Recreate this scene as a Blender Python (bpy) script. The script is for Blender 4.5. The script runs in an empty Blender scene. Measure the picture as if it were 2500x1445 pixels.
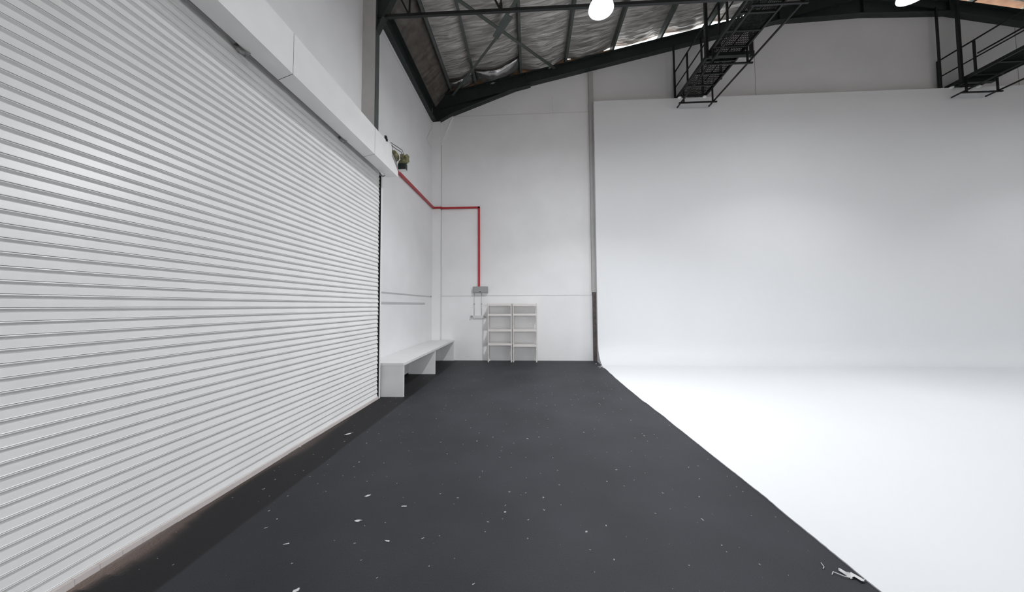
import bpy, bmesh, math, random
from mathutils import Vector, Matrix, noise
random.seed(7)
S = bpy.context.scene
C = S.collection

# ------------------------------------------------------------------ camera
cam_d = bpy.data.cameras.new('camera')
cam = bpy.data.objects.new('camera', cam_d); C.objects.link(cam)
cam_d.sensor_fit = 'HORIZONTAL'; cam_d.sensor_width = 36.0
cam_d.lens = 800.0 / 2500.0 * 36.0
cam_d.shift_y = -11.5 / 2500.0
cam_d.clip_start = 0.05; cam_d.clip_end = 200
r = Vector((0.99861228, 0.05237783, -0.00548482))
u = Vector((0.00777642, -0.04364819, 0.9990167))
b = Vector((0.05208693, -0.99767299, -0.04399493))
m = Matrix((r, u, b)).transposed().to_4x4(); m.translation = Vector((0, 0, 1.7))
cam.matrix_world = m
S.camera = cam

# ------------------------------------------------------------------ world, daylight, exposure
W = bpy.data.worlds.new('daylight'); S.world = W; W.use_nodes = True
bg = W.node_tree.nodes['Background']
bg.inputs[0].default_value = (0.965, 0.985, 1.0, 1); bg.inputs[1].default_value = 3.5
# unseen doorway added behind the camera as a frontal daylight fill
FILL_DOOR = (-1.5, 14.5, 0.0, 5.2)
pd = bpy.data.lights.new('fill_portal', 'AREA'); pd.shape = 'RECTANGLE'; pd.size = FILL_DOOR[1] - FILL_DOOR[0]; pd.size_y = FILL_DOOR[3]
pd.cycles.is_portal = True
po = bpy.data.objects.new('fill_portal', pd); C.objects.link(po)
po.location = ((FILL_DOOR[0] + FILL_DOOR[1]) / 2, -8.1, FILL_DOOR[3] / 2); po.rotation_euler = (math.radians(90), 0, 0)
sun_d = bpy.data.lights.new('low_sun', 'SUN'); sun_d.energy = 17; sun_d.angle = math.radians(5)
sun_d.color = (1, .72, .6)
sun = bpy.data.objects.new('low_sun', sun_d); C.objects.link(sun)
sd = Vector((1, -.12, -.11)).normalized()
sun.rotation_euler = sd.to_track_quat('-Z', 'Y').to_euler(); sun.location = (-20, 0, 6)
vs = S.view_settings
vs.view_transform = 'Standard'; vs.look = 'None'; vs.gamma = 1; vs.use_curve_mapping = False
vs.exposure = 0.07
LAMP_WIDE = 66.0; LAMP_BEAM = 92.0

# ------------------------------------------------------------------ materials
def mat(name, col, rough=.6, metal=0, vary=0.0, scale=4.0, bump=0.0, bscale=60.0, emit=None, spec=.5):
    M = bpy.data.materials.new(name); M.use_nodes = True
    nt = M.node_tree; N = nt.nodes; L = nt.links
    p = N['Principled BSDF']
    p.inputs['Base Color'].default_value = (*col, 1)
    p.inputs['Roughness'].default_value = rough
    p.inputs['Metallic'].default_value = metal
    p.inputs['Specular IOR Level'].default_value = spec
    tc = N.new('ShaderNodeTexCoord')
    if vary or True:
        n = N.new('ShaderNodeTexNoise'); n.inputs['Scale'].default_value = scale
        n.inputs['Detail'].default_value = 6
        L.new(tc.outputs['Object'], n.inputs['Vector'])
        cr = N.new('ShaderNodeValToRGB')
        v = max(vary, .01)
        cr.color_ramp.elements[0].position = .3; cr.color_ramp.elements[1].position = .7
        cr.color_ramp.elements[0].color = (*[c * (1 - v) for c in col], 1)
        cr.color_ramp.elements[1].color = (*[min(1, c * (1 + v)) for c in col], 1)
        L.new(n.outputs['Fac'], cr.inputs[0]); L.new(cr.outputs[0], p.inputs['Base Color'])
    if bump:
        n2 = N.new('ShaderNodeTexNoise'); n2.inputs['Scale'].default_value = bscale
        n2.inputs['Detail'].default_value = 4
        L.new(tc.outputs['Object'], n2.inputs['Vector'])
        bp = N.new('ShaderNodeBump'); bp.inputs['Strength'].default_value = bump
        bp.inputs['Distance'].default_value = .01
        L.new(n2.outputs['Fac'], bp.inputs['Height']); L.new(bp.outputs[0], p.inputs['Normal'])
    if emit:
        p.inputs['Emission Color'].default_value = (*emit[0], 1)
        p.inputs['Emission Strength'].default_value = emit[1]
    return M

M_wall = mat('white wall paint', (.83, .83, .835), .7, vary=.03, scale=1.3, bump=.15, bscale=25)
M_wallg = mat('grey wall panel paint', (.76, .76, .765), .7, vary=.03, scale=.8, bump=.15, bscale=25)
M_head = mat('white header sheet', (.86, .86, .85), .45, vary=.02)
M_cyc = mat('cyclorama white', (.79, .80, .812), .6, vary=.012, scale=.5)
M_shut = mat('shutter white enamel', (.86, .86, .855), .35, vary=.03, scale=3)
M_green = mat('dark green steel', (.016, .024, .021), .5, vary=.2, scale=6)
M_greenl = mat('grey green steel', (.075, .09, .082), .5, vary=.15, scale=6)
M_black = mat('black steel', (.006, .008, .008), .5, vary=.2)
M_colw = mat('column grey paint', (.44, .43, .42), .6, vary=.05)
M_dark = mat('dark gap', (.01, .01, .01), .8)
M_red = mat('red pipe paint', (.42, .022, .03), .4, vary=.05)
M_grey = mat('grey enamel box', (.33, .335, .33), .4, vary=.03)
M_bench = mat('bench white paint', (.74, .74, .74), .5, vary=.03, scale=3)
M_shelf = mat('shelf cream enamel', (.72, .685, .66), .45, vary=.03)
M_hole = mat('slot shade', (.12, .10, .10), .8)
M_conduit = mat('painted conduit', (.66, .66, .66), .5)
M_brown = mat('dark brown steel', (.09, .075, .07), .7, vary=.35, scale=10)
M_olive = mat('olive motor housing', (.16, .155, .075), .5, vary=.5, scale=30)
M_alu = mat('spun aluminium', (.7, .7, .7), .3, metal=1)
M_lens = mat('lamp lens', (1, 1, 1), .4, emit=((.93, .96, 1), 14))
M_acryl = mat('glowing acrylic reflector', (.9, .92, .95), .3, emit=((.85, .92, 1), 1.6))
M_strip = mat('grey strip', (.52, .52, .525), .6)
M_rail = mat('pinkish bottom bar', (.72, .66, .64), .5, vary=.04)
M_flake = mat('white paint flake', (.7, .7, .7), .6)
M_ground = mat('outdoor concrete', (.35, .3, .27), .9, vary=.1)
M_sheet = mat('roof sheet', (.3, .22, .16), .6, vary=.2, scale=5)

# foil insulation: crinkled aluminium sheet
M_foil = bpy.data.materials.new('foil insulation'); M_foil.use_nodes = True
nt = M_foil.node_tree; N = nt.nodes; L = nt.links; p = N['Principled BSDF']
p.inputs['Metallic'].default_value = .55; p.inputs['Roughness'].default_value = .38
tc = N.new('ShaderNodeTexCoord'); mp = N.new('ShaderNodeMapping'); mp.inputs['Scale'].default_value = (.7, 5, 2)
L.new(tc.outputs['Object'], mp.inputs['Vector'])
n = N.new('ShaderNodeTexNoise'); n.inputs['Scale'].default_value = 2.0; n.inputs['Detail'].default_value = 7
n.inputs['Distortion'].default_value = 1.2
L.new(mp.outputs[0], n.inputs['Vector'])
cr = N.new('ShaderNodeValToRGB')
cr.color_ramp.elements[0].position = .35; cr.color_ramp.elements[0].color = (.33, .315, .295, 1)
cr.color_ramp.elements[1].position = .65; cr.color_ramp.elements[1].color = (.62, .60, .57, 1)
L.new(n.outputs['Fac'], cr.inputs[0]); L.new(cr.outputs[0], p.inputs['Base Color'])
bp = N.new('ShaderNodeBump'); bp.inputs['Strength'].default_value = .9; bp.inputs['Distance'].default_value = .05
L.new(n.outputs['Fac'], bp.inputs['Height']); L.new(bp.outputs[0], p.inputs['Normal'])

# floor: worn dark grey paint with white flecks
M_floor = bpy.data.materials.new('dark floor paint'); M_floor.use_nodes = True
nt = M_floor.node_tree; N = nt.nodes; L = nt.links; p = N['Principled BSDF']
p.inputs['Roughness'].default_value = .62; p.inputs['Specular IOR Level'].default_value = .28
tc = N.new('ShaderNodeTexCoord')
def nz(scale, det=6, vec=None, dist=0):
    n = N.new('ShaderNodeTexNoise'); n.inputs['Scale'].default_value = scale; n.inputs['Detail'].default_value = det
    n.inputs['Distortion'].default_value = dist
    L.new(vec or tc.outputs['Object'], n.inputs['Vector']); return n
def ramp(fac, a, ca, b_, cb):
    c = N.new('ShaderNodeValToRGB'); e = c.color_ramp.elements
    e[0].position = a; e[0].color = (*ca, 1); e[1].position = b_; e[1].color = (*cb, 1)
    L.new(fac, c.inputs[0]); return c
def mix(f, a, b_):
    x = N.new('ShaderNodeMix'); x.data_type = 'RGBA'
    L.new(f, x.inputs[0])
    for i, v in ((6, a), (7, b_)):
        if isinstance(v, tuple): x.inputs[i].default_value = (*v, 1)
        else: L.new(v, x.inputs[i])
    return x
base = ramp(nz(1.1, 8).outputs['Fac'], .3, (.026, .027, .031), .72, (.041, .042, .049))
# darker floor strip beside the roller door
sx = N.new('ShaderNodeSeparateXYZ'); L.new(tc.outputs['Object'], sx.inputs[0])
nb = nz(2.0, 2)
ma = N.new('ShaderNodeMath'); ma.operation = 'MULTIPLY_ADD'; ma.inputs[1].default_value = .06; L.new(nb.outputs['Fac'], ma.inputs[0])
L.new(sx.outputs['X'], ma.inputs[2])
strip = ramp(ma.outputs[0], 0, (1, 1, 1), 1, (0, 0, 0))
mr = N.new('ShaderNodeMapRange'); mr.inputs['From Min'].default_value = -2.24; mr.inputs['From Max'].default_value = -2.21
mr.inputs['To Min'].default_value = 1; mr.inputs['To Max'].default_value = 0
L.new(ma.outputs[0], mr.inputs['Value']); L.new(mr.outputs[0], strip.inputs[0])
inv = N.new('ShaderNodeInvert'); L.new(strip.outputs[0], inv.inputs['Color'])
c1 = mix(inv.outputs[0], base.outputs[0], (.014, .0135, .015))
# fine grain
gr = ramp(nz(140, 3).outputs['Fac'], .3, (.8, .8, .8), .7, (1.2, 1.2, 1.2))
mg = N.new('ShaderNodeMix'); mg.data_type = 'RGBA'; mg.blend_type = 'MULTIPLY'; mg.inputs[0].default_value = 1
L.new(c1.outputs[2], mg.inputs[6]); L.new(gr.outputs[0], mg.inputs[7])
# flecks: small voronoi dots in some cells only
vo = N.new('ShaderNodeTexVoronoi'); vo.voronoi_dimensions = '2D'; vo.inputs['Scale'].default_value = 6.5
nd = nz(30, 3)
va = N.new('ShaderNodeVectorMath'); va.operation = 'MULTIPLY_ADD'; va.inputs[1].default_value = (.05, .05, .05)
L.new(nd.outputs['Color'], va.inputs[0]); L.new(tc.outputs['Object'], va.inputs[2])
L.new(va.outputs[0], vo.inputs['Vector'])
sc = N.new('ShaderNodeSeparateColor'); L.new(vo.outputs['Color'], sc.inputs[0])
rad = N.new('ShaderNodeMapRange'); rad.inputs['From Min'].default_value = .45; rad.inputs['From Max'].default_value = 1
rad.inputs['To Min'].default_value = 0.0; rad.inputs['To Max'].default_value = .045
L.new(sc.outputs[0], rad.inputs['Value'])
lt = N.new('ShaderNodeMath'); lt.operation = 'LESS_THAN'
L.new(vo.outputs['Distance'], lt.inputs[0]); L.new(rad.outputs[0], lt.inputs[1])
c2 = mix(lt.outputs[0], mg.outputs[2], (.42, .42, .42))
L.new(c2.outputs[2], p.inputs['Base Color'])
bp = N.new('ShaderNodeBump'); bp.inputs['Strength'].default_value = .25; bp.inputs['Distance'].default_value = .004
L.new(nz(60, 5).outputs['Fac'], bp.inputs['Height']); L.new(bp.outputs[0], p.inputs['Normal'])

# ------------------------------------------------------------------ mesh helpers
class MB:
    def __init__(s): s.bm = bmesh.new()
    def box(s, x0, x1, y0, y1, z0, z1, mi=0):
        v = [s.bm.verts.new((x, y, z)) for x in (x0, x1) for y in (y0, y1) for z in (z0, z1)]
        for f in ((0, 1, 3, 2), (4, 6, 7, 5), (0, 4, 5, 1), (2, 3, 7, 6), (0, 2, 6, 4), (1, 5, 7, 3)):
            fc = s.bm.faces.new([v[i] for i in f]); fc.material_index = mi
        return s
    def bar(s, a, b, w, h=None, up=(0, 0, 1), mi=0):
        a = Vector(a); b = Vector(b); h = h or w
        d = (b - a).normalized(); U = Vector(up)
        if abs(d.dot(U)) > .98: U = Vector((0, 1, 0))
        R = d.cross(U).normalized(); U = R.cross(d).normalized()
        vs_ = []
        for q in (a, b):
            for sx_, sz_ in ((-1, -1), (1, -1), (1, 1), (-1, 1)):
                vs_.append(s.bm.verts.new(q + R * (sx_ * w / 2) + U * (sz_ * h / 2)))
        for f in ((3, 2, 1, 0), (4, 5, 6, 7), (0, 1, 5, 4), (1, 2, 6, 5), (2, 3, 7, 6), (3, 0, 4, 7)):
            fc = s.bm.faces.new([vs_[i] for i in f]); fc.material_index = mi
        return s
    def tube(s, pts, rad, seg=10, cap=True, mi=0):
        pts = [Vector(q) for q in pts]; rings = []
        for i, q in enumerate(pts):
            rr = rad[i] if isinstance(rad, (list, tuple)) else rad
            if i == 0: d = pts[1] - q
            elif i == len(pts) - 1: d = q - pts[-2]
            else: d = (pts[i + 1] - q).normalized() + (q - pts[i - 1]).normalized()
            d.normalize(); U = Vector((0, 0, 1)) if abs(d.z) < .9 else Vector((0, 1, 0))
            R = d.cross(U).normalized(); U = R.cross(d)
            rings.append([s.bm.verts.new(q + R * math.cos(t) * rr + U * math.sin(t) * rr)
                          for t in [2 * math.pi * k / seg for k in range(seg)]])
        for a, b_ in zip(rings, rings[1:]):
            for k in range(seg):
                f = s.bm.faces.new((a[k], a[(k + 1) % seg], b_[(k + 1) % seg], b_[k])); f.smooth = True; f.material_index = mi
        if cap:
            s.bm.faces.new(rings[0][::-1]).material_index = mi; s.bm.faces.new(rings[-1]).material_index = mi
        return s
    def prism(s, poly, axis, a, b, mi=0):
        # poly: 2-D points; axis 'x': (y,z), axis 'y': (x,z), axis 'z': (x,y)
        def P(q, t):
            return {'x': (t, q[0], q[1]), 'y': (q[0], t, q[1]), 'z': (q[0], q[1], t)}[axis]
        A = [s.bm.verts.new(P(q, a)) for q in poly]; B = [s.bm.verts.new(P(q, b)) for q in poly]
        n_ = len(poly)
        s.bm.faces.new(A).material_index = mi; s.bm.faces.new(B[::-1]).material_index = mi
        for k in range(n_):
            s.bm.faces.new((A[k], B[k], B[(k + 1) % n_], A[(k + 1) % n_])).material_index = mi
        return s
    def lathe(s, prof, cx, cy, seg=32, smooth=True):
        rings = [[s.bm.verts.new((cx + r_ * math.cos(2 * math.pi * k / seg), cy + r_ * math.sin(2 * math.pi * k / seg), z))
                  for k in range(seg)] for r_, z in prof]
        for a, b_ in zip(rings, rings[1:]):
            for k in range(seg):
                f = s.bm.faces.new((a[k], a[(k + 1) % seg], b_[(k + 1) % seg], b_[k])); f.smooth = smooth
        return s
    def build(s, name, mats, parent=None, bevel=0, loc=None):
        bmesh.ops.recalc_face_normals(s.bm, faces=s.bm.faces)
        me = bpy.data.meshes.new(name); 
        if not isinstance(mats, (list, tuple)): mats = [mats]
        for m_ in mats: me.materials.append(m_)
        base_ = Vector(loc) if loc else None
        if parent is not None: base_ = parent.location.copy()
        if base_ is not None:
            bmesh.ops.translate(s.bm, verts=s.bm.verts, vec=-base_)
        s.bm.to_mesh(me); s.bm.free()
        o = bpy.data.objects.new(name, me); C.objects.link(o)
        if parent is not None: o.parent = parent
        elif base_ is not None: o.location = base_
        if bevel:
            bv = o.modifiers.new('bevel', 'BEVEL'); bv.width = bevel; bv.segments = 2; bv.limit_method = 'ANGLE'
        return o

def tag(o, label=None, cat=None, group=None, kind=None):
    if label: o['label'] = label
    if cat: o['category'] = cat
    if group: o['group'] = group
    if kind: o['kind'] = kind
    return o
def empty(name, loc, label, cat, group=None):
    o = bpy.data.objects.new(name, None); C.objects.link(o); o.location = loc; o.empty_display_size = .1
    return tag(o, label, cat, group)
def struct(mb, name, mats, **k):
    return tag(mb.build(name, mats, **k), kind='structure')
def copy_tree(o, parent=None):
    c = o.copy(); C.objects.link(c); c.parent = parent
    for ch in list(o.children): copy_tree(ch, c)
    return c

# ------------------------------------------------------------------ key dimensions (metres)
XW = -3.06       # left wall face
XC = -2.80       # inner face of the portal columns / roller door plane
YB = 10.25       # back wall face
YC = 9.95        # cyclorama wall face
SL = .2188       # roof slope
RX = 10.17       # ridge
XR = 2 * RX + 3.06
def zr(x, z0):   # height of a roof-parallel line whose height at x=0 is z0
    return z0 + SL * (RX - abs(x - RX))

# ------------------------------------------------------------------ structure
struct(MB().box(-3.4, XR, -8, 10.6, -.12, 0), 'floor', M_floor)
struct(MB().box(-16, -3.4, -8, 14, -.12, -.002), 'ground_1', M_ground)
wl = MB()
wl.box(-3.30, XW, 5.98, 10.5, 0, 8.62)
wl.box(-3.30, XW, -1.2, 5.98, 4.10, 8.62)
wl.box(XW, -2.86, -1.2, 5.98, 4.10, 4.5)
wl.box(-3.30, -2.79, -8, -1.2, 0, 8.62)
struct(wl, 'wall_left', M_wall)
jb = MB(); jb.box(XW, -2.785, 5.985, 6.04, 0, 4.17)
struct(jb, 'trim_1', M_wall)
# dark skirting strip below the bench wall
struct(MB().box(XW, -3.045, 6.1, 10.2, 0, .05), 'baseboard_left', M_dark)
# back wall, top follows the rafter; grey panels to the right of the post
def back_poly(x0, x1):
    xs = [x0, x1] if not (x0 < RX < x1) else [x0, RX, x1]
    top = [(x, zr(x, 9.04)) for x in xs]
    return [(x0, 0), (x1, 0)] + top[::-1]
wb = MB(); wb.prism(back_poly(-3.3, 2.02), 'y', YB, YB + .07)
wbo = struct(wb, 'wall_back', M_wall)
struct(MB().prism(back_poly(2.02, XR + .2), 'y', YB, YB + .07), 'wall_back_right', M_wallg)
# joints in the wall sheeting
j = MB()
j.box(-2.79, 1.93, YB - .006, YB, 2.008, 2.022)
j.box(-2.35, 1.93, YB - .003, YB, 7.826, 7.834)
j.box(.79, .797, YB - .003, YB, 7.83, 8.35)
j.box(-2.79, -2.775, YB - .004, YB, .62, 6.9)
struct(j, 'trim_2', M_strip)
j = MB()
for x in (7.05, 14.6): j.box(x, x + .014, YB - .004, YB, 7.9, zr(x, 8.72))
struct(j, 'trim_3', M_grey)
struct(MB().box(XR, XR + .2, -8, 10.5, 0, 8.62), 'wall_right', M_wall)
struct(MB().prism([(-3.3, 0), (FILL_DOOR[0], 0), (FILL_DOOR[0], FILL_DOOR[3]), (FILL_DOOR[1], FILL_DOOR[3]), (FILL_DOOR[1], 0), (XR + .2, 0), (XR + .2, 8.6), (RX, 11.6), (-3.3, 8.6)], 'y', -8.2, -8), 'wall_front', M_wall)  # opening added to let the fill daylight in
struct(MB().box(-16, 30, -30, -8.2, -.12, -.002), 'ground_2', M_ground)
struct(MB().box(-3.3, 30, 10.6, 40, -.12, -.002), 'ground_3', mat('warm bounce ground', (.36, .22, .13), .9, vary=.2))  # unseen ground added to bounce orange light up onto the roof foil

# header box over the roller door (front sheet with a cut corner, soffit, top)
h = MB()
fp = [(-1.2, 4.165), (6.03, 4.165), (6.03, 4.27), (5.74, 4.44), (5.74, 4.61), (-1.2, 4.61)]
h.prism(fp, 'x', -2.495, -2.48)
h.box(-2.705, -2.495, -1.2, 6.03, 4.165, 4.18)
h.box(XW + .002, -2.495, -1.2, 5.74, 4.595, 4.61)
hd = struct(h, 'trim_4', M_head)
j = MB()
for y in (3.24, 5.08):
    j.box(-2.4805, -2.4790, y, y + .0035, 4.165, 4.610)
    j.bar((-2.705, y + .08, 4.1645), (-2.479, y, 4.1645), .004, .0015)
struct(j, 'trim_5', M_dark)

# ------------------------------------------------------------------ roller door
door = bpy.data.objects.new('door_1', None); C.objects.link(door); door.location = (-2.81, 2.4, 0)
tag(door, 'large white ribbed roller shutter door filling the left wall', kind='structure')
cur = bmesh.new()
PITCH = .0748
prof = [(0.0, -.013), (.046, -.001), (.0490, .002), (.0500, -.017), (.0532, -.017), (.0542, .001), (.0572, .0025), (.0588, .0), (.0690, -.0155), (.0715, -.0165), (PITCH, -.013)]
ys = [-1.15 + i * (7.1 / 24) for i in range(25)]
nsl = 57; ztop = 4.30
rows = []
for i in range(nsl):
    off = random.uniform(-.0012, .0012)
    zt = ztop - i * PITCH
    jag = random.uniform(-.012, .006)
    for kk, (dz, dx) in enumerate(prof[:-1]):
        row = []
        for q, y in enumerate(ys):
            w_ = noise.noise(Vector((y * .5, i * .31, 3))) * .0022 + noise.noise(Vector((y * .25, zt * .6, 9))) * .006
            yy = y + (jag if q == len(ys) - 1 else 0)
            row.append(cur.verts.new((-2.80 + dx + off + w_, yy, zt - dz + noise.noise(Vector((y * .4, i * .2, 0))) * .003)))
        rows.append(row)
row = [cur.verts.new((-2.805, y, ztop - nsl * PITCH)) for y in ys]; rows.append(row)
for a, b_ in zip(rows, rows[1:]):
    for k in range(len(ys) - 1): cur.faces.new((a[k], a[k + 1], b_[k + 1], b_[k]))
mb = MB(); mb.bm.free(); mb.bm = cur
cu = mb.build('curtain', M_shut, door)
sol = cu.modifiers.new('thick', 'SOLIDIFY'); sol.thickness = .0015
bbm = MB()
yb = [-1.15 + i * (7.1 / 60) for i in range(61)]
for a, b_ in zip(yb, yb[1:]):
    z = .005 + .014 * (math.exp(-((a - 2.25) / .4) ** 2) + .8 * math.exp(-((a - 4.0) / .75) ** 2)) + .0015 * math.sin(a * 7)
    bbm.box(-2.825, -2.775, a, b_ + .001, z, .052)
bbm.build('bottom_bar', M_rail, door)
g = MB(); g.box(-2.86, -2.83, 5.90, 6.0, 0, 4.2); g.box(-2.83, -2.785, 5.97, 5.985, 0, 4.2)
g.build('guide_rail', M_dark, door)
g = MB(); g.box(-2.86, -2.83, -1.25, -1.1, 0, 4.2); g.box(-2.83, -2.77, -1.2, -1.17, 0, 4.2)
g.build('guide_rail', M_dark, door)
# dark lap lines where dirt sits in a few upper ribs are real creases: dents
# strap ends hanging from the slot above the door
def strap(y, size, label):
    t = MB()
    t.tube([(-2.775, y - .03 * size, 4.20), (-2.75, y - .01, 4.155), (-2.72, y + .02 * size, 4.145 - .012 * size),
            (-2.695, y + .035 * size, 4.152), (-2.69, y + .05 * size, 4.164)], [.02 * size, .03 * size, .028 * size, .015 * size, .004], 8)
    o = t.build('strap_end', M_strap, loc=(-2.775, y, 4.2))
    return tag(o, label, 'strap', 'strap ends poking out above the roller door')
M_strap = mat('grey strap cloth', (.22, .22, .22), .8, vary=.6, scale=30)
strap(2.9, .9, 'curled grey strap end above the roller door, the biggest one nearest the camera')
strap(4.6, .7, 'small grey strap end above the roller door, midway along the header')
strap(5.9, .6, 'thin dark strap end at the top far corner of the roller door')

# ------------------------------------------------------------------ steel frames
def frame(y0, y1, colmat, gusmat, near, label):
    ym = (y0 + y1) / 2
    t = empty('portal_frame', (XC, ym, 0), label, 'steel frame', 'portal frames of the hall')
    c = MB()
    if near:
        c.box(XW, XC - .012, y0, y0 + .012, 4.62, 8.0)         # near face painted grey
        c.build('column', M_colw, t)
        c = MB(); c.box(XC - .012, XC, y0, y1, 4.62, 8.0)
        o = c.build('column_flange', M_greenl, t); o['label'] = 'green inner flange of the column'
    else:
        c.box(XW, XC, YB - .07, YB - .002, 0, 7.75)
        c.build('column', M_wall, t)
    # rafter and haunch: webs plus flanges
    lo = [(-2.39, 7.73), (-.04, 8.70)]
    w = MB()
    w.prism([(XW, 7.62), (-2.80, 7.64), (-2.39, 7.74 if near else 7.83), (-.04, 8.70), (7.73, zr(7.73, 8.70)), (9.0, 10.43), (RX, 10.47), (11.34, 10.43), (12.61, zr(12.61, 8.70)),
             (20.38, 8.70), (XR, 7.5), (XR, zr(XR, 9.06)), (RX, zr(RX, 9.06)), (XW, zr(XW, 9.06))], 'y', ym - .006, ym + .006)
    web = w.build('rafter_web', M_green, t)
    fl = MB()
    pts = [(XC, 7.62)] + ([(-2.39, 7.76)] if near else [(-2.39, 7.845)]) + [(-.04, 8.71), (7.73, zr(7.73, 8.71)), (9.0, 10.44), (RX, 10.48), (11.34, 10.44), (12.61, zr(12.61, 8.71)), (20.38, 8.71), (XR, 7.6)]
    for a, b_ in zip(pts, pts[1:]):
        fl.bar((a[0], ym, a[1]), (b_[0], ym, b_[1]), y1 - y0, .016)
    fl.build('bottom_flange', M_green, t)
    fl = MB()
    for a, b_ in (((XW, zr(XW, 9.07)), (RX, zr(RX, 9.07))), ((RX, zr(RX, 9.07)), (XR, zr(XR, 9.07)))):
        fl.bar((a[0], ym, a[1]), (b_[0], ym, b_[1]), y1 - y0, .018)
    fl.build('top_flange', M_green, t)
    MB().bar((-2.80, ym, 8.02), (.1, ym, 8.68), y1 - y0 - .05, .014).build('haunch_flange', M_green, t)
    mf = MB()
    mf.bar((7.6, ym, zr(7.6, 8.72)), (RX, ym, zr(RX, 8.74)), y1 - y0 - .03, .014)
    mf.bar((12.7, ym, zr(12.7, 8.72)), (RX, ym, zr(RX, 8.74)), y1 - y0 - .03, .014)
    mf.build('haunch_flange', M_green, t)
    for x in (-.04, RX, 12.61, 7.73):
        MB().box(x - .008, x + .008, y0 + .01, y1 - .01, zr(x, 8.74) if x not in (RX,) else 10.48, zr(x, 9.06)).build('stiffener', M_green, t).parent = web
    g_ = MB()
    if near:
        g_.prism([(-2.80, 6.85), (-2.80, 8.0), (-2.05, 8.5), (-2.39, 7.73)], 'y', ym - .008, ym + .008)
        g_.bar((-2.80, ym, 6.85), (-2.37, ym, 7.76), y1 - y0, .016)
    else:
        g_.prism([(-2.80, 6.93), (-2.80, 7.66), (-2.40, 7.82)], 'y', YB - .05, YB - .04)
        g_.bar((-2.80, YB - .035, 6.93), (-2.41, YB - .035, 7.80), .06, .008)
        g_.prism([(9.5, 6.72), (10.05, 6.72), (10.05, 7.4)], 'x', XW + .005, XW + .015)
    g_.build('gusset_plate', gusmat, t)
    return t
frame(5.73, 5.87, M_colw, M_green, True, 'green steel frame whose column stands behind the header over the roller door')
frame(10.05, 10.25, M_wall, M_wall, False, 'dark green gable frame with white painted corner column on the back wall')

# eave beam
e = MB(); e.box(XW, -2.93, 5.87, 10.05, 7.60, 7.615); e.box(XW, -3.04, 5.87, 10.05, 7.615, 8.6); e.box(-2.945, -2.93, 5.87, 10.05, 7.615, 7.66)
e.box(XW, -2.93, 5.87, 10.05, 8.02, 8.035); e.box(XW, -2.99, 5.87, 10.05, 8.3, 8.55)
tag(e.build('eave_beam', M_green, loc=(-3, 8, 7.6)), 'dark green eave beam running along the top of the left wall', 'beam')
# thin seam on the wall just below the eave beam
struct(MB().box(XW, XW + .004, 6.2, 10.05, 7.49, 7.497), 'trim_6', M_strip)

# wind post on the back wall at the cyclorama edge
wp = empty('wall_post', (1.99, 10.2, 0), 'narrow upright post on the back wall beside the cyclorama edge', 'post')
MB().box(1.93, 2.06, 10.13, YB, 2.1, zr(2, 8.62)).build('upper_post', M_colw, wp)
o = MB().box(1.95, 2.06, 10.12, YB, 0, 2.1).build('lower_post', M_brown, wp); o['label'] = 'dark brown lower part'  # lower part darker brown than the post above

# purlins
xs = [-2.42, -1.63, -.20, 1.22, 2.68, 4.17, 5.63, 7.10, 8.55, 9.95]
names = ['first', 'second', 'third', 'fourth', 'fifth', 'sixth', 'seventh', 'eighth', 'ninth', 'tenth']
allx = xs + [2 * RX - x for x in xs[::-1]]
first = None
for i, x in enumerate(allx):
    z = zr(x, 9.08)
    if first is None:
        b_ = MB()
        b_.box(-.033, .033, -11.5, 2.1, 0, .012); b_.box(-.033, -.021, -11.5, 2.1, .012, .16)
        b_.box(-.033, .033, -11.5, 2.1, .16, .172); b_.box(.025, .033, -11.5, 2.1, .012, .03)
        first = b_.build('roof_purlin', M_greenl); o = first
    else:
        o = first.copy(); C.objects.link(o)
    o.location = (x, 8.2, z); o.rotation_euler = (0, -math.atan(SL) if x < RX else math.atan(SL), 0)
    if i < 9: lab = 'grey-green roof purlin, %s from the left wall' % names[i]
    elif i < 10: lab = 'grey-green roof purlin just left of the ridge'
    else: lab = 'grey-green roof purlin on the far side of the ridge, %s from the ridge' % names[i - 10]
    tag(o, lab, 'purlin', 'roof purlins')

# roof: foil insulation under metal sheet
def foil_z(x, y):
    base_ = zr(x, 9.255)
    # distance to nearest purlin
    d = min(abs(x - q) for q in allx); k = min(1, d / .5)
    w_ = noise.noise(Vector((x * .9 + 3, y * 2.4, 0))) * .05 + abs(noise.noise(Vector((x * 1.3, y * 6.5, 4)))) * .045
    w_ += (1 - abs(noise.noise(Vector((x * 1.1 + y * .8, y * 9, 7))) * 3)) * .02 + noise.noise(Vector((x * 5, y * 16, 2))) * .008
    z = base_ + .02 - k * .035 - w_ * k
    if x < -2.45: z -= (-2.45 - x) / .6 * .33          # loose end bay drops onto the eave beam
    edge = max(0, min(1, (y - 9.3) / .9))
    if x < 2.7:
        s_ = max(0, min(1, (2.7 - x) / 1.5))
        z -= edge * s_ * k * (.13 + .05 * noise.noise(Vector((x * 4, y * 3, 1))))
    if x > 7.2: z -= edge * .08
    z -= edge * k * .03
    return z
bm_ = bmesh.new()
gx = [-3.05 + i * .075 for i in range(int((RX + 3.05) / .075) + 1)] + [RX]
gy = [4.6 + i * .04 for i in range(int((10.17 - 4.6) / .04) + 1)]
grid = [[bm_.verts.new((x, y, foil_z(x, y))) for y in gy] for x in gx]
for ia, (a, b_) in enumerate(zip(grid, grid[1:])):
    for k in range(len(gy) - 1):
        f = bm_.faces.new((a[k], a[k + 1], b_[k + 1], b_[k])); f.smooth = True
        if gx[ia] < -2.47: f.material_index = 1
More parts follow.
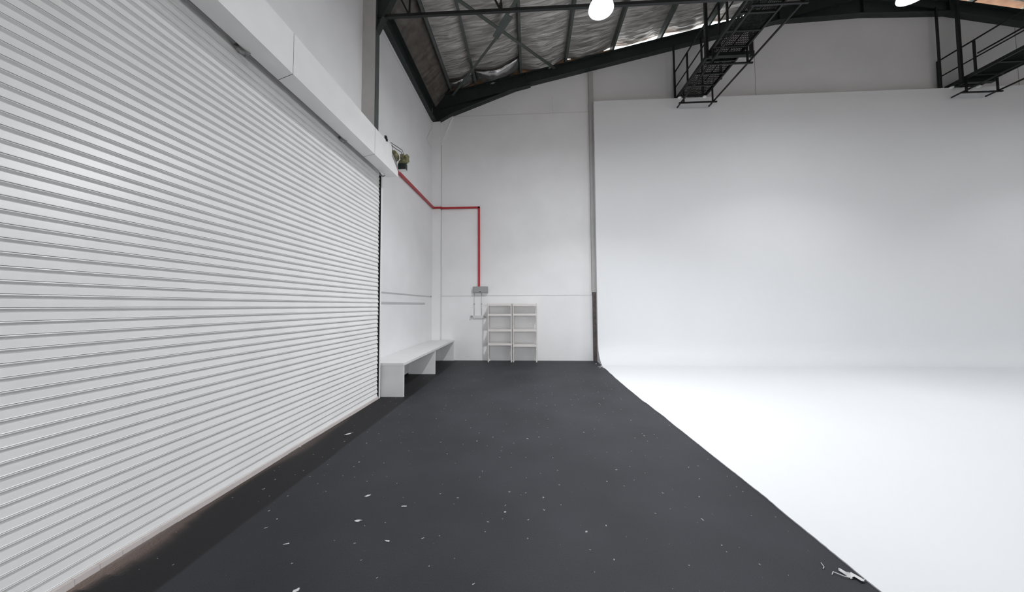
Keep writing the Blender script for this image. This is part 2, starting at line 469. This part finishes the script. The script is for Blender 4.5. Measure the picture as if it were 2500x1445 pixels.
# far slope and the part over the camera, coarser
gx2 = [RX + i * .3 for i in range(int((XR - RX) / .3) + 2)]
gy2 = [4.6 + i * .2 for i in range(28)]
def fz2(x, y): return zr(x, 9.25) - .04 * abs(noise.noise(Vector((x * 1.3, y * 5, 4))))
for X_, Y_ in ((gx2, gy2), ([-3.05 + i * .8 for i in range(34)], [-8 + i * .9 for i in range(15)])):
    grid = [[bm_.verts.new((x, y, fz2(x, y))) for y in Y_] for x in X_]
    for a, b_ in zip(grid, grid[1:]):
        for k in range(len(Y_) - 1):
            f = bm_.faces.new((a[k], a[k + 1], b_[k + 1], b_[k])); f.smooth = True
mb = MB(); mb.bm.free(); mb.bm = bm_
M_old = mat('dull brown sarking', (.13, .115, .10), .6, metal=.2, vary=.35, scale=5, bump=.5, bscale=8)
struct(mb, 'ceiling', [M_foil, M_old])
rs = MB()
rs.prism([(-3.5, zr(-3.5, 9.40)), (RX, zr(RX, 9.40)), (XR + .4, zr(XR + .4, 9.40)), (XR + .4, zr(XR + .4, 9.44)), (RX, zr(RX, 9.44)), (-3.5, zr(-3.5, 9.44))], 'y', -8.3, 10.36)
struct(rs, 'ceiling_sheet', M_sheet)
# added strips closing the rafter gap; foil's sunlit orange put into their colour
M_gapstrip = mat('orange lit gap strip', (.42, .25, .14), .7, vary=.35, scale=9)
pk = MB()
pk.prism([(-3.0, zr(-3.0, 9.05)), (1.15, zr(1.15, 9.05)), (1.15, zr(1.15, 9.34)), (-3.0, zr(-3.0, 9.34))], 'y', 10.19, 10.23)
pk.prism([(1.15, zr(1.15, 9.05)), (2.70, zr(2.70, 9.05)), (2.70, zr(2.70, 9.22)), (1.15, zr(1.15, 9.24))], 'y', 10.19, 10.23)
pk.prism([(6.9, zr(6.9, 9.05)), (RX, zr(RX, 9.05)), (RX, zr(RX, 9.24)), (6.9, zr(6.9, 9.22))], 'y', 10.19, 10.23)
struct(pk, 'trim_9', M_gapstrip)
# eave closure
struct(MB().box(-3.35, -3.0, -8.2, 10.3, 8.55, 8.72), 'trim_7', M_green)
struct(MB().box(XR, XR + .35, -8.2, 10.3, 8.55, 8.72), 'trim_8', M_green)

# torn foil flap hanging below the roof
def flap(p0, p1, p2, p3, sag, label):
    bmf = bmesh.new(); nu, nv = 26, 8; G = []
    for i in range(nu):
        s_ = i / (nu - 1); rowv = []
        for k in range(nv):
            t_ = k / (nv - 1)
            q = (Vector(p0).lerp(Vector(p1), s_)).lerp(Vector(p3).lerp(Vector(p2), s_), t_)
            q.z -= sag * math.sin(math.pi * s_) * math.sin(math.pi * (t_ * .5 + .25)) + .02 * noise.noise(Vector((s_ * 9, t_ * 3, 2)))
            q.y += .03 * noise.noise(Vector((s_ * 8, t_ * 4, 5)))
            rowv.append(bmf.verts.new(q))
        G.append(rowv)
    for a, b_ in zip(G, G[1:]):
        for k in range(nv - 1):
            f = bmf.faces.new((a[k], a[k + 1], b_[k + 1], b_[k])); f.smooth = True
    mb_ = MB(); mb_.bm.free(); mb_.bm = bmf
    o_ = mb_.build('foil_flap', M_flap, loc=p0)
    sm = o_.modifiers.new('thick', 'SOLIDIFY'); sm.thickness = .003
    tag(o_, label, 'foil flap', 'torn foil flaps under the roof')
M_flap = mat('torn shiny foil', (.5, .5, .5), .22, metal=.8, vary=.3, scale=8, bump=.5, bscale=9)
flap((-1.60, 9.55, 8.80), (-.24, 9.5, 9.14), (-.24, 9.95, 9.12), (-1.60, 10.0, 8.86), .24, 'torn silver foil sagging between roof purlins near the gable')
flap((-2.40, 9.75, 8.60), (-1.66, 9.6, 8.84), (-1.66, 9.98, 8.84), (-2.40, 10.0, 8.60), .10, 'small crumpled silver foil piece near the eave corner')

# roof cross bracing
br = empty('cross_brace', (-.75, 8.2, 8.8), 'grey-green steel cross brace under the roof between the two frames', 'brace')
def rp(x, y, dz=0): return (x, y, zr(x, 8.98) + dz)
MB().bar(rp(-2.62, 5.75), rp(.86, 10.08), .085, .012).bar(rp(-2.62, 5.75, .03), rp(.86, 10.08, .03), .012, .05).build('brace_arm', M_greenl, br)
MB().bar(rp(-2.40, 10.1, -.02), rp(-.78, 8.30, -.02), .07, .012).bar(rp(-2.40, 10.1, 0), rp(-.78, 8.30, 0), .012, .06).build('brace_arm', M_greenl, br)
MB().bar(rp(-.70, 8.0, -.02), rp(1.1, 5.75, -.02), .085, .012).build('brace_arm', M_greenl, br)
MB().bar(rp(-.84, 8.32, -.015), rp(-.42, 7.8, -.015), .17, .02).build('gusset_plate', M_greenl, br)

# lattice girder across the hall
tr = empty('lattice_girder', (0, 5.8, 7.14), 'black lattice girder crossing below the roof at the top of the picture', 'girder')
MB().bar((-2.80, 5.8, 7.14), (18, 5.8, 7.14), .05, .055).build('bottom_chord', M_black, tr); chord = tr.children[0]
MB().bar((-2.70, 5.8, 8.06), (18, 5.8, 8.06), .06, .06).build('top_chord', M_black, tr)
for i in range(10):
    x = -2.2 + 1.72 * i
    MB().bar((x, 5.8, 7.14), (x + .02, 5.8, 8.06), .03).build('web_bar', M_black, tr)
    MB().bar((x, 5.8, 7.14), (x - .45, 5.8, 8.06), .03).build('web_bar', M_black, tr)
    if i == 1:
        MB().box(x - .03, x + .03, 5.78, 5.82, 7.15, 7.28).build('splice_plate', M_black, tr).parent = chord

# ------------------------------------------------------------------ high bay lamps
def lamp(x, y, z, label, power=1.0, k=1.0):
    t = empty('high_bay_lamp', (x, y, z), label, 'ceiling lamp', 'round high bay lamps')
    MB().lathe([(.235 * k, 0), (.238 * k, .01), (.225 * k, .06), (.18 * k, .14), (.13 * k, .19), (.085 * k, .21)], x, y, 36).build('reflector', M_acryl, t)
    for o_ in [o for o in t.children if o.name.startswith('reflector')]:
        sm = o_.modifiers.new('thick', 'SOLIDIFY'); sm.thickness = .004
    MB().lathe([(.001, -.002), (.12 * k, -.004), (.2 * k, .0), (.226 * k, .012)], x, y, 36).build('lens', M_lens, t)
    MB().lathe([(.001, .38), (.05, .38), (.065, .36), (.07, .21), (.001, .21)], x, y, 24).build('ballast_housing', M_grey, t)
    c_ = MB(); c_.tube([(x, y, z + .37), (x, y, zr(x, 9.06))], .009, 6); c_.build('suspension_rod', M_black, t)
    for o_ in t.children:
        if o_.name.split('.')[0] in ('reflector', 'lens', 'ballast_housing'):
            o_.location = (0, 0, 0); o_.data.transform(Matrix.Translation((0, 0, z)))
    for pw, spr in ((LAMP_WIDE, 180), (LAMP_BEAM, 117)):
        ld = bpy.data.lights.new('lamp_light', 'AREA'); ld.shape = 'DISK'; ld.size = .42
        ld.energy = pw * power; ld.color = (.95, .97, 1.0); ld.spread = math.radians(spr)
        lo = bpy.data.objects.new('lamp_light', ld); C.objects.link(lo); lo.parent = t; lo.location = (0, 0, -.02)
    return t
lamp(1.28, 5.52, 6.80, 'glowing round high bay lamp in front of the foil roof, left of the catwalk', 1.6, .9)
lamp(7.17, 6.2, 7.40, 'glowing high bay lamp cut off by the top of the picture, between the catwalks', .8)
lamp(14.7, 6.2, 7.40, 'round high bay lamp above the white floor, beyond the right side', .75)
for k, x in enumerate((1.42, 7.17, 12.9)):
    lamp(x, -.6, 7.40, 'round high bay lamp behind the camera, ' + ('nearest the roller door', 'middle one of its row', 'farthest from the roller door')[k], (.04, .2, .3)[k])

# ------------------------------------------------------------------ cyclorama (white infinity cove)
cy = empty('cyclorama', (2.04, 9.95, 0), 'seamless white infinity cove wall curving down into a white floor', 'cyclorama')
Rr = .62; prof = [(YC, 7.98), (YC, Rr)]
for k in range(1, 21):
    a = math.pi / 2 * k / 20
    prof.append((YC - Rr + Rr * math.cos(a), Rr - Rr * math.sin(a) + .006))
full = prof + [(YC - Rr, -.0), (YC + .16, 0), (YC + .16, 7.98)]
cm = MB(); cm.prism(full, 'x', 2.04, 17.0)
co = cm.build('cove_wall', M_cyc, cy)
# white floor sheet with a wavy hand-painted edge
edge = [(2.01, 9.40), (2.02, 8.81), (2.0, 8.3), (1.985, 7.24), (1.995, 6.0), (2.025, 5.5), (2.03, 4.89), (2.045, 3.81), (2.062, 3.09), (2.054, 2.66), (2.05, 2.44), (2.062, 2.12), (2.06, 1.2), (2.05, 0), (2.05, -2.5)]
fine = []
for (xa, ya), (xb, yb_) in zip(edge, edge[1:]):
    nseg = max(2, int(abs(ya - yb_) / .035))
    for k in range(nseg):
        s_ = k / nseg; y = ya + (yb_ - ya) * s_
        fine.append((xa + (xb - xa) * s_ + noise.noise(Vector((0, y * 3, 0))) * .014 + noise.noise(Vector((0, y * 22, 5))) * .0035, y))
poly = fine + [(2.05, -2.5), (17, -2.5), (17, 9.40)]
fl = MB(); fl.prism(poly, 'z', .0005, .009); fl.build('white_floor', M_cyc, cy)
# rough plaster crumbs at the cove foot
ck = MB()
for k in range(40):
    x = 2.0 + random.uniform(-.12, .12); y = 9.45 + random.uniform(-.4, .35); s_ = random.uniform(.004, .016)
    if x > 2.02 and y < 9.4: x = 1.99
    ck.box(x, x + s_ * 1.6, y, y + s_ * 2, .0, s_ * .6)
tag(ck.build('plaster_crumb', M_flake, loc=(2, 9.4, 0)), 'white plaster crumbs scattered at the foot of the cove edge', 'crumbs', kind='stuff')

# ------------------------------------------------------------------ catwalks
def catwalk(dx, yh, label, tall, hx):
    t = empty('catwalk', (4.97 + dx, 7.0, 7.98), label, 'catwalk', 'black steel catwalks')
    def X(v): return v + dx
    y0, y1 = 2.6, 10.04
    for x in (4.57, 5.37):
        MB().box(X(x) - .022, X(x) + .022, y0, y1, 7.985, 8.07).build('side_beam', M_black, t)
    y = 9.9
    while y > y0:
        MB().box(X(4.59), X(5.35), y - .02, y + .02, 7.99, 8.03).build('cross_bar', M_black, t); y -= .47
    g_ = MB(); x = 4.61
    while x < 5.34:
        g_.box(X(x), X(x) + .006, y0, y1, 8.035, 8.06); x += .04
    y = y0
    while y < y1:
        g_.box(X(4.6), X(5.34), y, y + .008, 8.045, 8.06); y += .07
    g_.build('grating', M_black, t)
    # left handrail
    MB().tube([(X(4.60), y0, 8.97), (X(4.60), 10.2, 8.96)], .022, 8).build('handrail', M_black, t)
    MB().tube([(X(4.60), y0, 8.46), (X(4.60), 10.2, 8.46)], .018, 8).build('mid_rail', M_black, t)
    for y in (10.2, 9.4, 8.45, 7.5, 6.5, 5.5, 4.5, 3.5):
        MB().box(X(4.58), X(4.62), y - .02, y + .02, 8.0 if y < 10.1 else 7.99, 8.97).build('rail_post', M_black, t)
    MB().tube([(X(5.37), y0, 8.97), (X(5.37), 9.92, 8.97)], .022, 8).build('handrail', M_black, t)
    MB().tube([(X(5.37), y0, 8.46), (X(5.37), 9.92, 8.46)], .018, 8).build('mid_rail', M_black, t)
    for y in (7.74, 6.2, 4.7):
        MB().box(X(5.35), X(5.39), y - .02, y + .02, 8.0, 8.97).build('rail_post', M_black, t)
    # hanging posts up to the roof steel
    for x, y in tall:
        MB().box(X(x) - .022, X(x) + .022, y - .022, y + .022, 7.985, zr(X(x), 8.72 if y > 9.5 else 9.08)).build('hanger_post', M_black, t)
    for y in (yh, yh - 4.4):
        MB().box(X(4.46), X(hx[-1] + .04), y - .05, y + .05, 7.89, 7.985).build('hanger_beam', M_black, t)
        for x in hx[:1] if dx else hx:
            MB().box(X(x) - .032, X(x) + .032, y - .032, y + .032, 7.86, zr(X(x), 9.08)).build('hanger_post', M_black, t)
    # lower lighting rails on small U brackets
    for y in (9.58, 8.05, 6.45, 4.9):
        u_ = MB(); u_.box(X(4.42), X(5.50), y - .018, y + .018, 7.58, 7.615)
        for x in (4.56, 5.38): u_.box(X(x) - .018, X(x) + .018, y - .018, y + .018, 7.6, 7.99)
        u_.build('rail_bracket', M_black, t)
    for x in (4.50, 5.42):
        MB().tube([(X(x), y0, 7.635), (X(x), 9.86, 7.635)], .024, 8).build('lighting_rail', M_black, t)
    # white clamps on the cyclorama top
    for x in (4.60, 5.34):
        o_ = MB().box(X(x) - .05, X(x) + .05, 9.90, 9.949, 7.96, 8.005).box(X(x) - .03, X(x) + .03, 9.885, 9.9, 7.975, 8.02).build('clamp', M_head, t)
        o_['label'] = 'white clamp'
    return t
catwalk(0, 8.2, 'black steel catwalk over the middle, left one, ending on the cyclorama top', ((4.51, 10.03), (5.32, 9.98), (5.40, 9.18)), (4.50, 5.58))
catwalk(7.72, 9.62, 'black steel catwalk cut off by the right side of the picture', ((4.44, 10.03), (4.94, 9.98)), (4.50, 5.30))

# ------------------------------------------------------------------ red pipe
rp_ = MB()
z = 4.82; X0 = XW + .045
def sq(a, b_): rp_.bar(a, b_, .055, .055)
sq((X0, 6.3, z), (X0, 10.16, z)); sq((X0 - .027, 10.15, z), (-2.772, 10.15, z)); sq((-2.772, 10.13, z), (-2.772, 10.23, z))
sq((-2.80, 10.21, z), (-1.54, 10.21, z)); sq((-1.567, 10.21, z + .0275), (-1.567, 10.21, 2.30))
tag(rp_.build('red_pipe', M_red, loc=(-2.8, 10.2, z)), 'square red pipe along the left wall, turning down the back wall', 'pipe')

# ------------------------------------------------------------------ junction box, conduits, socket strip
bx = empty('distribution_box', (-1.52, YB, 2.11), 'small grey metal distribution box below the red pipe', 'electrical box')
MB().box(-1.75, -1.285, 10.13, YB, 2.11, 2.305).build('body', M_grey, bx, bevel=.006)
lid = MB().box(-1.735, -1.30, 10.12, 10.13, 2.125, 2.29).build('lid', M_grey, bx, bevel=.004)
o = MB().box(-1.545, -1.505, 10.11, 10.12, 2.13, 2.15).build('latch', M_black, bx); o.parent = lid; o['label'] = 'black latch'
cd = empty('conduit', (-1.73, YB, 1.4), 'thin white conduit below the grey box, left one of two', 'conduit', 'conduits below the grey box')
tb = MB().tube([(-1.725, 10.235, 1.40), (-1.725, 10.235, 2.11)], .010, 8).build('tube', M_conduit, cd)
MB().box(-1.745, -1.705, 10.22, YB, 1.75, 1.77).build('clip', M_grey, cd).parent = tb
cd2 = copy_tree(cd); cd2.location.x += .232; tag(cd2, 'thin white conduit below the grey box, right one of two')
sk = empty('socket_strip', (-1.6, YB, 1.32), 'small white socket strip on the back wall left of the shelves', 'socket strip')
MB().box(-1.75, -1.42, 10.20, YB, 1.315, 1.40).build('body', M_conduit, sk, bevel=.005)
MB().box(-1.80, -1.75, 10.21, YB, 1.33, 1.40).build('end_box', M_conduit, sk)
pl = MB(); pl.tube([(-1.80, 10.24, 1.37), (-1.80, 10.17, 1.37)], .034, 14); o = pl.build('round_plug', M_grey, sk); o['label'] = 'dark grey round plug'
pl = MB(); pl.tube([(-1.375, YB, 1.35), (-1.375, 10.21, 1.36)], .032, 14); pl.build('outlet', M_conduit, sk)
MB().bar((-1.40, 10.205, 1.372), (-1.36, 10.205, 1.34), .014, .01).build('switch', M_black, sk)

# ------------------------------------------------------------------ shelves
def shelving(x0, levels, label):
    x1 = x0 + .735; yf, yk = 9.88, 10.20
    t = empty('shelving_unit', ((x0 + x1) / 2, (yf + yk) / 2, 0), label, 'shelf', 'slotted steel shelving units')
    for sx_, x in ((1, x0), (-1, x1)):
        for sy_, y in ((1, yf), (-1, yk)):
            u_ = MB()
            u_.box(min(x, x + sx_ * .036), max(x, x + sx_ * .036), min(y, y + sy_ * .002), max(y, y + sy_ * .002), 0, 1.765)
            u_.box(min(x, x + sx_ * .002), max(x, x + sx_ * .002), min(y, y + sy_ * .036), max(y, y + sy_ * .036), 0, 1.765)
            if sy_ == 1:
                z = .04
                while z < 1.74:
                    u_.box(x + sx_ * .018 - .004, x + sx_ * .018 + .004, y - .0008, y, z, z + .018, 1); z += .045
            u_.box(min(x, x + sx_ * .04), max(x, x + sx_ * .04), min(y, y + sy_ * .04), max(y, y + sy_ * .04), 0, .012)
            u_.build('upright', [M_shelf, M_hole], t)
    for za, zb in levels:
        s_ = MB()
        s_.box(x0 + .003, x1 - .003, yf + .003, yk - .003, zb - .004, zb)
        s_.box(x0 + .003, x1 - .003, yf - .001, yf + .004, za, zb)
        s_.box(x0 + .003, x1 - .003, yk - .004, yk + .001, za, zb)
        s_.box(x0 + .002, x0 + .006, yf + .003, yk - .003, za, zb); s_.box(x1 - .006, x1 - .002, yf + .003, yk - .003, za, zb)
        s_.build('shelf_board', M_shelf, t)
    return t
shelving(-1.26, [(1.70, 1.76), (1.395, 1.455), (.925, .985), (.51, .565)], 'cream slotted steel shelving unit beside the socket strip, left of the pair')
shelving(-.505, [(1.69, 1.75), (1.40, 1.46), (.925, .985), (.47, .53)], 'cream slotted steel shelving unit with lower bottom shelf, right of the pair')

# ------------------------------------------------------------------ bench
bn = empty('bench', (-2.7, 8.15, 0), 'long white painted wooden bench fixed along the left wall', 'bench')
for ya, yb_ in ((6.08, 8.19), (8.193, 10.23)):
    o = MB().box(XW + .003, -2.355, ya, yb_, .585, .64).build('seat_board', M_bench, bn, bevel=.006)
for y in (6.10, 8.16, 10.19):
    MB().box(XW + .003, -2.365, y, y + .045, 0, .585).build('side_panel', M_bench, bn, bevel=.005)
MB().box(-3.04, -3.02, 6.145, 10.19, .05, .585).build('back_panel', M_bench, bn)

# ------------------------------------------------------------------ grey strips on the left wall
tag(MB().box(XW, XW + .012, 6.05, 10.02, 1.985, 2.01).build('wall_strip', M_strip, loc=(XW, 8, 2)), 'long thin grey strip on the left wall above the bench, upper of two', 'wall strip', 'grey strips above the bench')
tag(MB().box(XW, XW + .012, 6.05, 9.45, 1.755, 1.80).build('wall_strip', M_strip, loc=(XW, 8, 1.78)), 'shorter wider grey strip on the left wall above the bench, lower of two', 'wall strip', 'grey strips above the bench')
bo = MB(); bo.tube([(XW, 10.04, 2.0), (XW + .03, 10.04, 2.0)], .022, 8)
tag(bo.build('wall_bolt', M_grey, loc=(XW, 10.04, 2)), 'small grey bolt at the far end of the upper wall strip', 'bolt')

# ------------------------------------------------------------------ door motor at the end of the header
mo = empty('door_motor', (-2.5, 6.12, 4.3), 'olive and black roller door motor on a bracket at the end of the header', 'motor')
MB().prism([(5.76, 4.44), (6.04, 4.285), (6.06, 4.40), (5.80, 4.53)], 'x', -2.51, -2.50).box(-2.9, -2.51, 6.032, 6.042, 4.3, 4.6).build('bracket_plate', M_grey, mo)
cyl = MB(); cyl.tube([(-2.575, 5.98, 4.59), (-2.575, 6.0, 4.59), (-2.575, 6.10, 4.59), (-2.575, 6.17, 4.59)], [.05, .088, .085, .06], 20); cyl.build('gear_drum', M_olive, mo)
cyl = MB(); cyl.tube([(-2.49, 6.10, 4.46), (-2.45, 6.10, 4.475), (-2.39, 6.10, 4.50), (-2.345, 6.10, 4.53), (-2.335, 6.10, 4.585), (-2.345, 6.10, 4.62)], [.03, .05, .07, .065, .045, .03], 16); cyl.build('motor_housing', M_olive, mo)
MB().box(-2.46, -2.385, 6.06, 6.16, 4.53, 4.63).build('brake_box', M_olive, mo, bevel=.008)
MB().box(-2.50, -2.35, 6.06, 6.16, 4.33, 4.45).build('control_box', M_black, mo, bevel=.006)
MB().box(-2.50, -2.35, 6.06, 6.16, 4.318, 4.33).build('base_tray', M_alu, mo)
MB().tube([(-2.62, 6.08, 4.52), (-2.625, 6.08, 4.82)], .012, 8).build('upright_tube', M_grey, mo)
for k, (dx, dz) in enumerate(((0, 0), (.03, .035))):
    MB().tube([(-2.625 - dx, 6.08, 4.80 + dz * 2), (-2.54 + dx, 6.08, 4.735 + dz), (-2.45 + dx * .7, 6.09, 4.68 + dz), (-2.43 + dx, 6.1, 4.64)], .006, 6).build('cable', M_black, mo)
for k in range(5):
    pt = [(-2.60 + .02 * k + .012 * math.sin(a_), 6.02, 4.52 - .012 * k + .022 * math.cos(a_)) for a_ in [i * .7 for i in range(9)]]
    MB().tube(pt, .005, 6).build('chain_link', M_brown, mo)
sn = MB(); sn.box(-2.50, -2.47, 5.47, 5.52, 4.61, 4.68); sn.box(-2.49, -2.455, 5.48, 5.51, 4.59, 4.63)
tag(sn.build('door_sensor', M_black, loc=(-2.48, 5.5, 4.61)), 'tiny black sensor clipped on top of the header near the motor', 'sensor')

# ------------------------------------------------------------------ paint scraps on the floor
def scrap(x, y, s_, ang, label, stretch=2.2, curl=.3):
    n_ = 12; bmf = bmesh.new(); c0 = bmf.verts.new((0, 0, .004))
    rim = []
    for k in range(n_):
        a_ = 2 * math.pi * k / n_; rr = s_ * (.6 + .7 * random.random())
        rim.append(bmf.verts.new((math.cos(a_) * rr * stretch, math.sin(a_) * rr, .001 + curl * s_ * random.random())))
    for k in range(n_): bmf.faces.new((c0, rim[k], rim[(k + 1) % n_]))
    mb_ = MB(); mb_.bm.free(); mb_.bm = bmf
    o_ = mb_.build('paint_flake', M_flake); o_.location = (x, y, .0015); o_.rotation_euler = (0, 0, ang)
    sm = o_.modifiers.new('thick', 'SOLIDIFY'); sm.thickness = .0012
    tag(o_, label, 'paint flake', 'loose white paint flakes on the dark floor')
G = 'white paint flake on the dark floor, '
scrap(-1.37, 2.61, .013, .2, G + 'the roundish bright one left of centre')
scrap(-1.46, 2.95, .012, .5, G + 'frayed, just beyond the roundish bright one')
scrap(-1.08, 2.81, .007, .1, G + 'long thin sliver right of the frayed flake', 4)
scrap(-1.04, 2.40, .008, -.3, G + 'small forked one nearer than the thin sliver', 2.6)
scrap(-.21, 2.77, .008, .4, G + 'lone small one near the middle of the floor', 1.5)
scrap(-1.41, 1.97, .012, .6, G + 'broken one at the bottom edge of the picture')
scrap(-2.42, 4.33, .018, .9, G + 'long streak close to the roller door', 3.2)
scrap(-1.75, 2.34, .007, .3, G + 'thin one toward the bottom left', 3)
ps = empty('paint_scrap', (2.0, 2.23, 0), 'peeled crumpled white paint scrap at the edge of the white floor', 'paint scrap')
q = MB(); q.bm.free(); q.bm = bmesh.new(); G_ = []
for i in range(9):
    s_ = i / 8; w_ = .004 + .018 * math.sin(math.pi * min(1, s_ * 1.1)) * (1 + .4 * math.sin(i * 2.3))
    cx_, cy_ = 1.955 + .085 * s_, 2.27 - .085 * s_ + .012 * math.sin(i * 1.7)
    G_.append([q.bm.verts.new((cx_ - w_ * .7, cy_ - w_, .003 + .012 * random.random())), q.bm.verts.new((cx_, cy_, .016 + .01 * random.random())), q.bm.verts.new((cx_ + w_ * .7, cy_ + w_ * .8, .003 + .012 * random.random()))])
for a, b_ in zip(G_, G_[1:]):
    for k in range(2): q.bm.faces.new((a[k], a[k + 1], b_[k + 1], b_[k]))
o = q.build('scrap_sheet', M_flake, ps); sm = o.modifiers.new('thick', 'SOLIDIFY'); sm.thickness = .0015
MB().tube([(1.985, 2.21, .006), (1.94, 2.215, .012), (1.905, 2.25, .01), (1.885, 2.235, .004)], .0022, 6).build('curl', M_flake, ps).parent = o
MB().tube([(1.90, 2.33, .004), (1.885, 2.29, .008), (1.87, 2.28, .004)], .002, 6).build('curl', M_flake, ps).parent = o
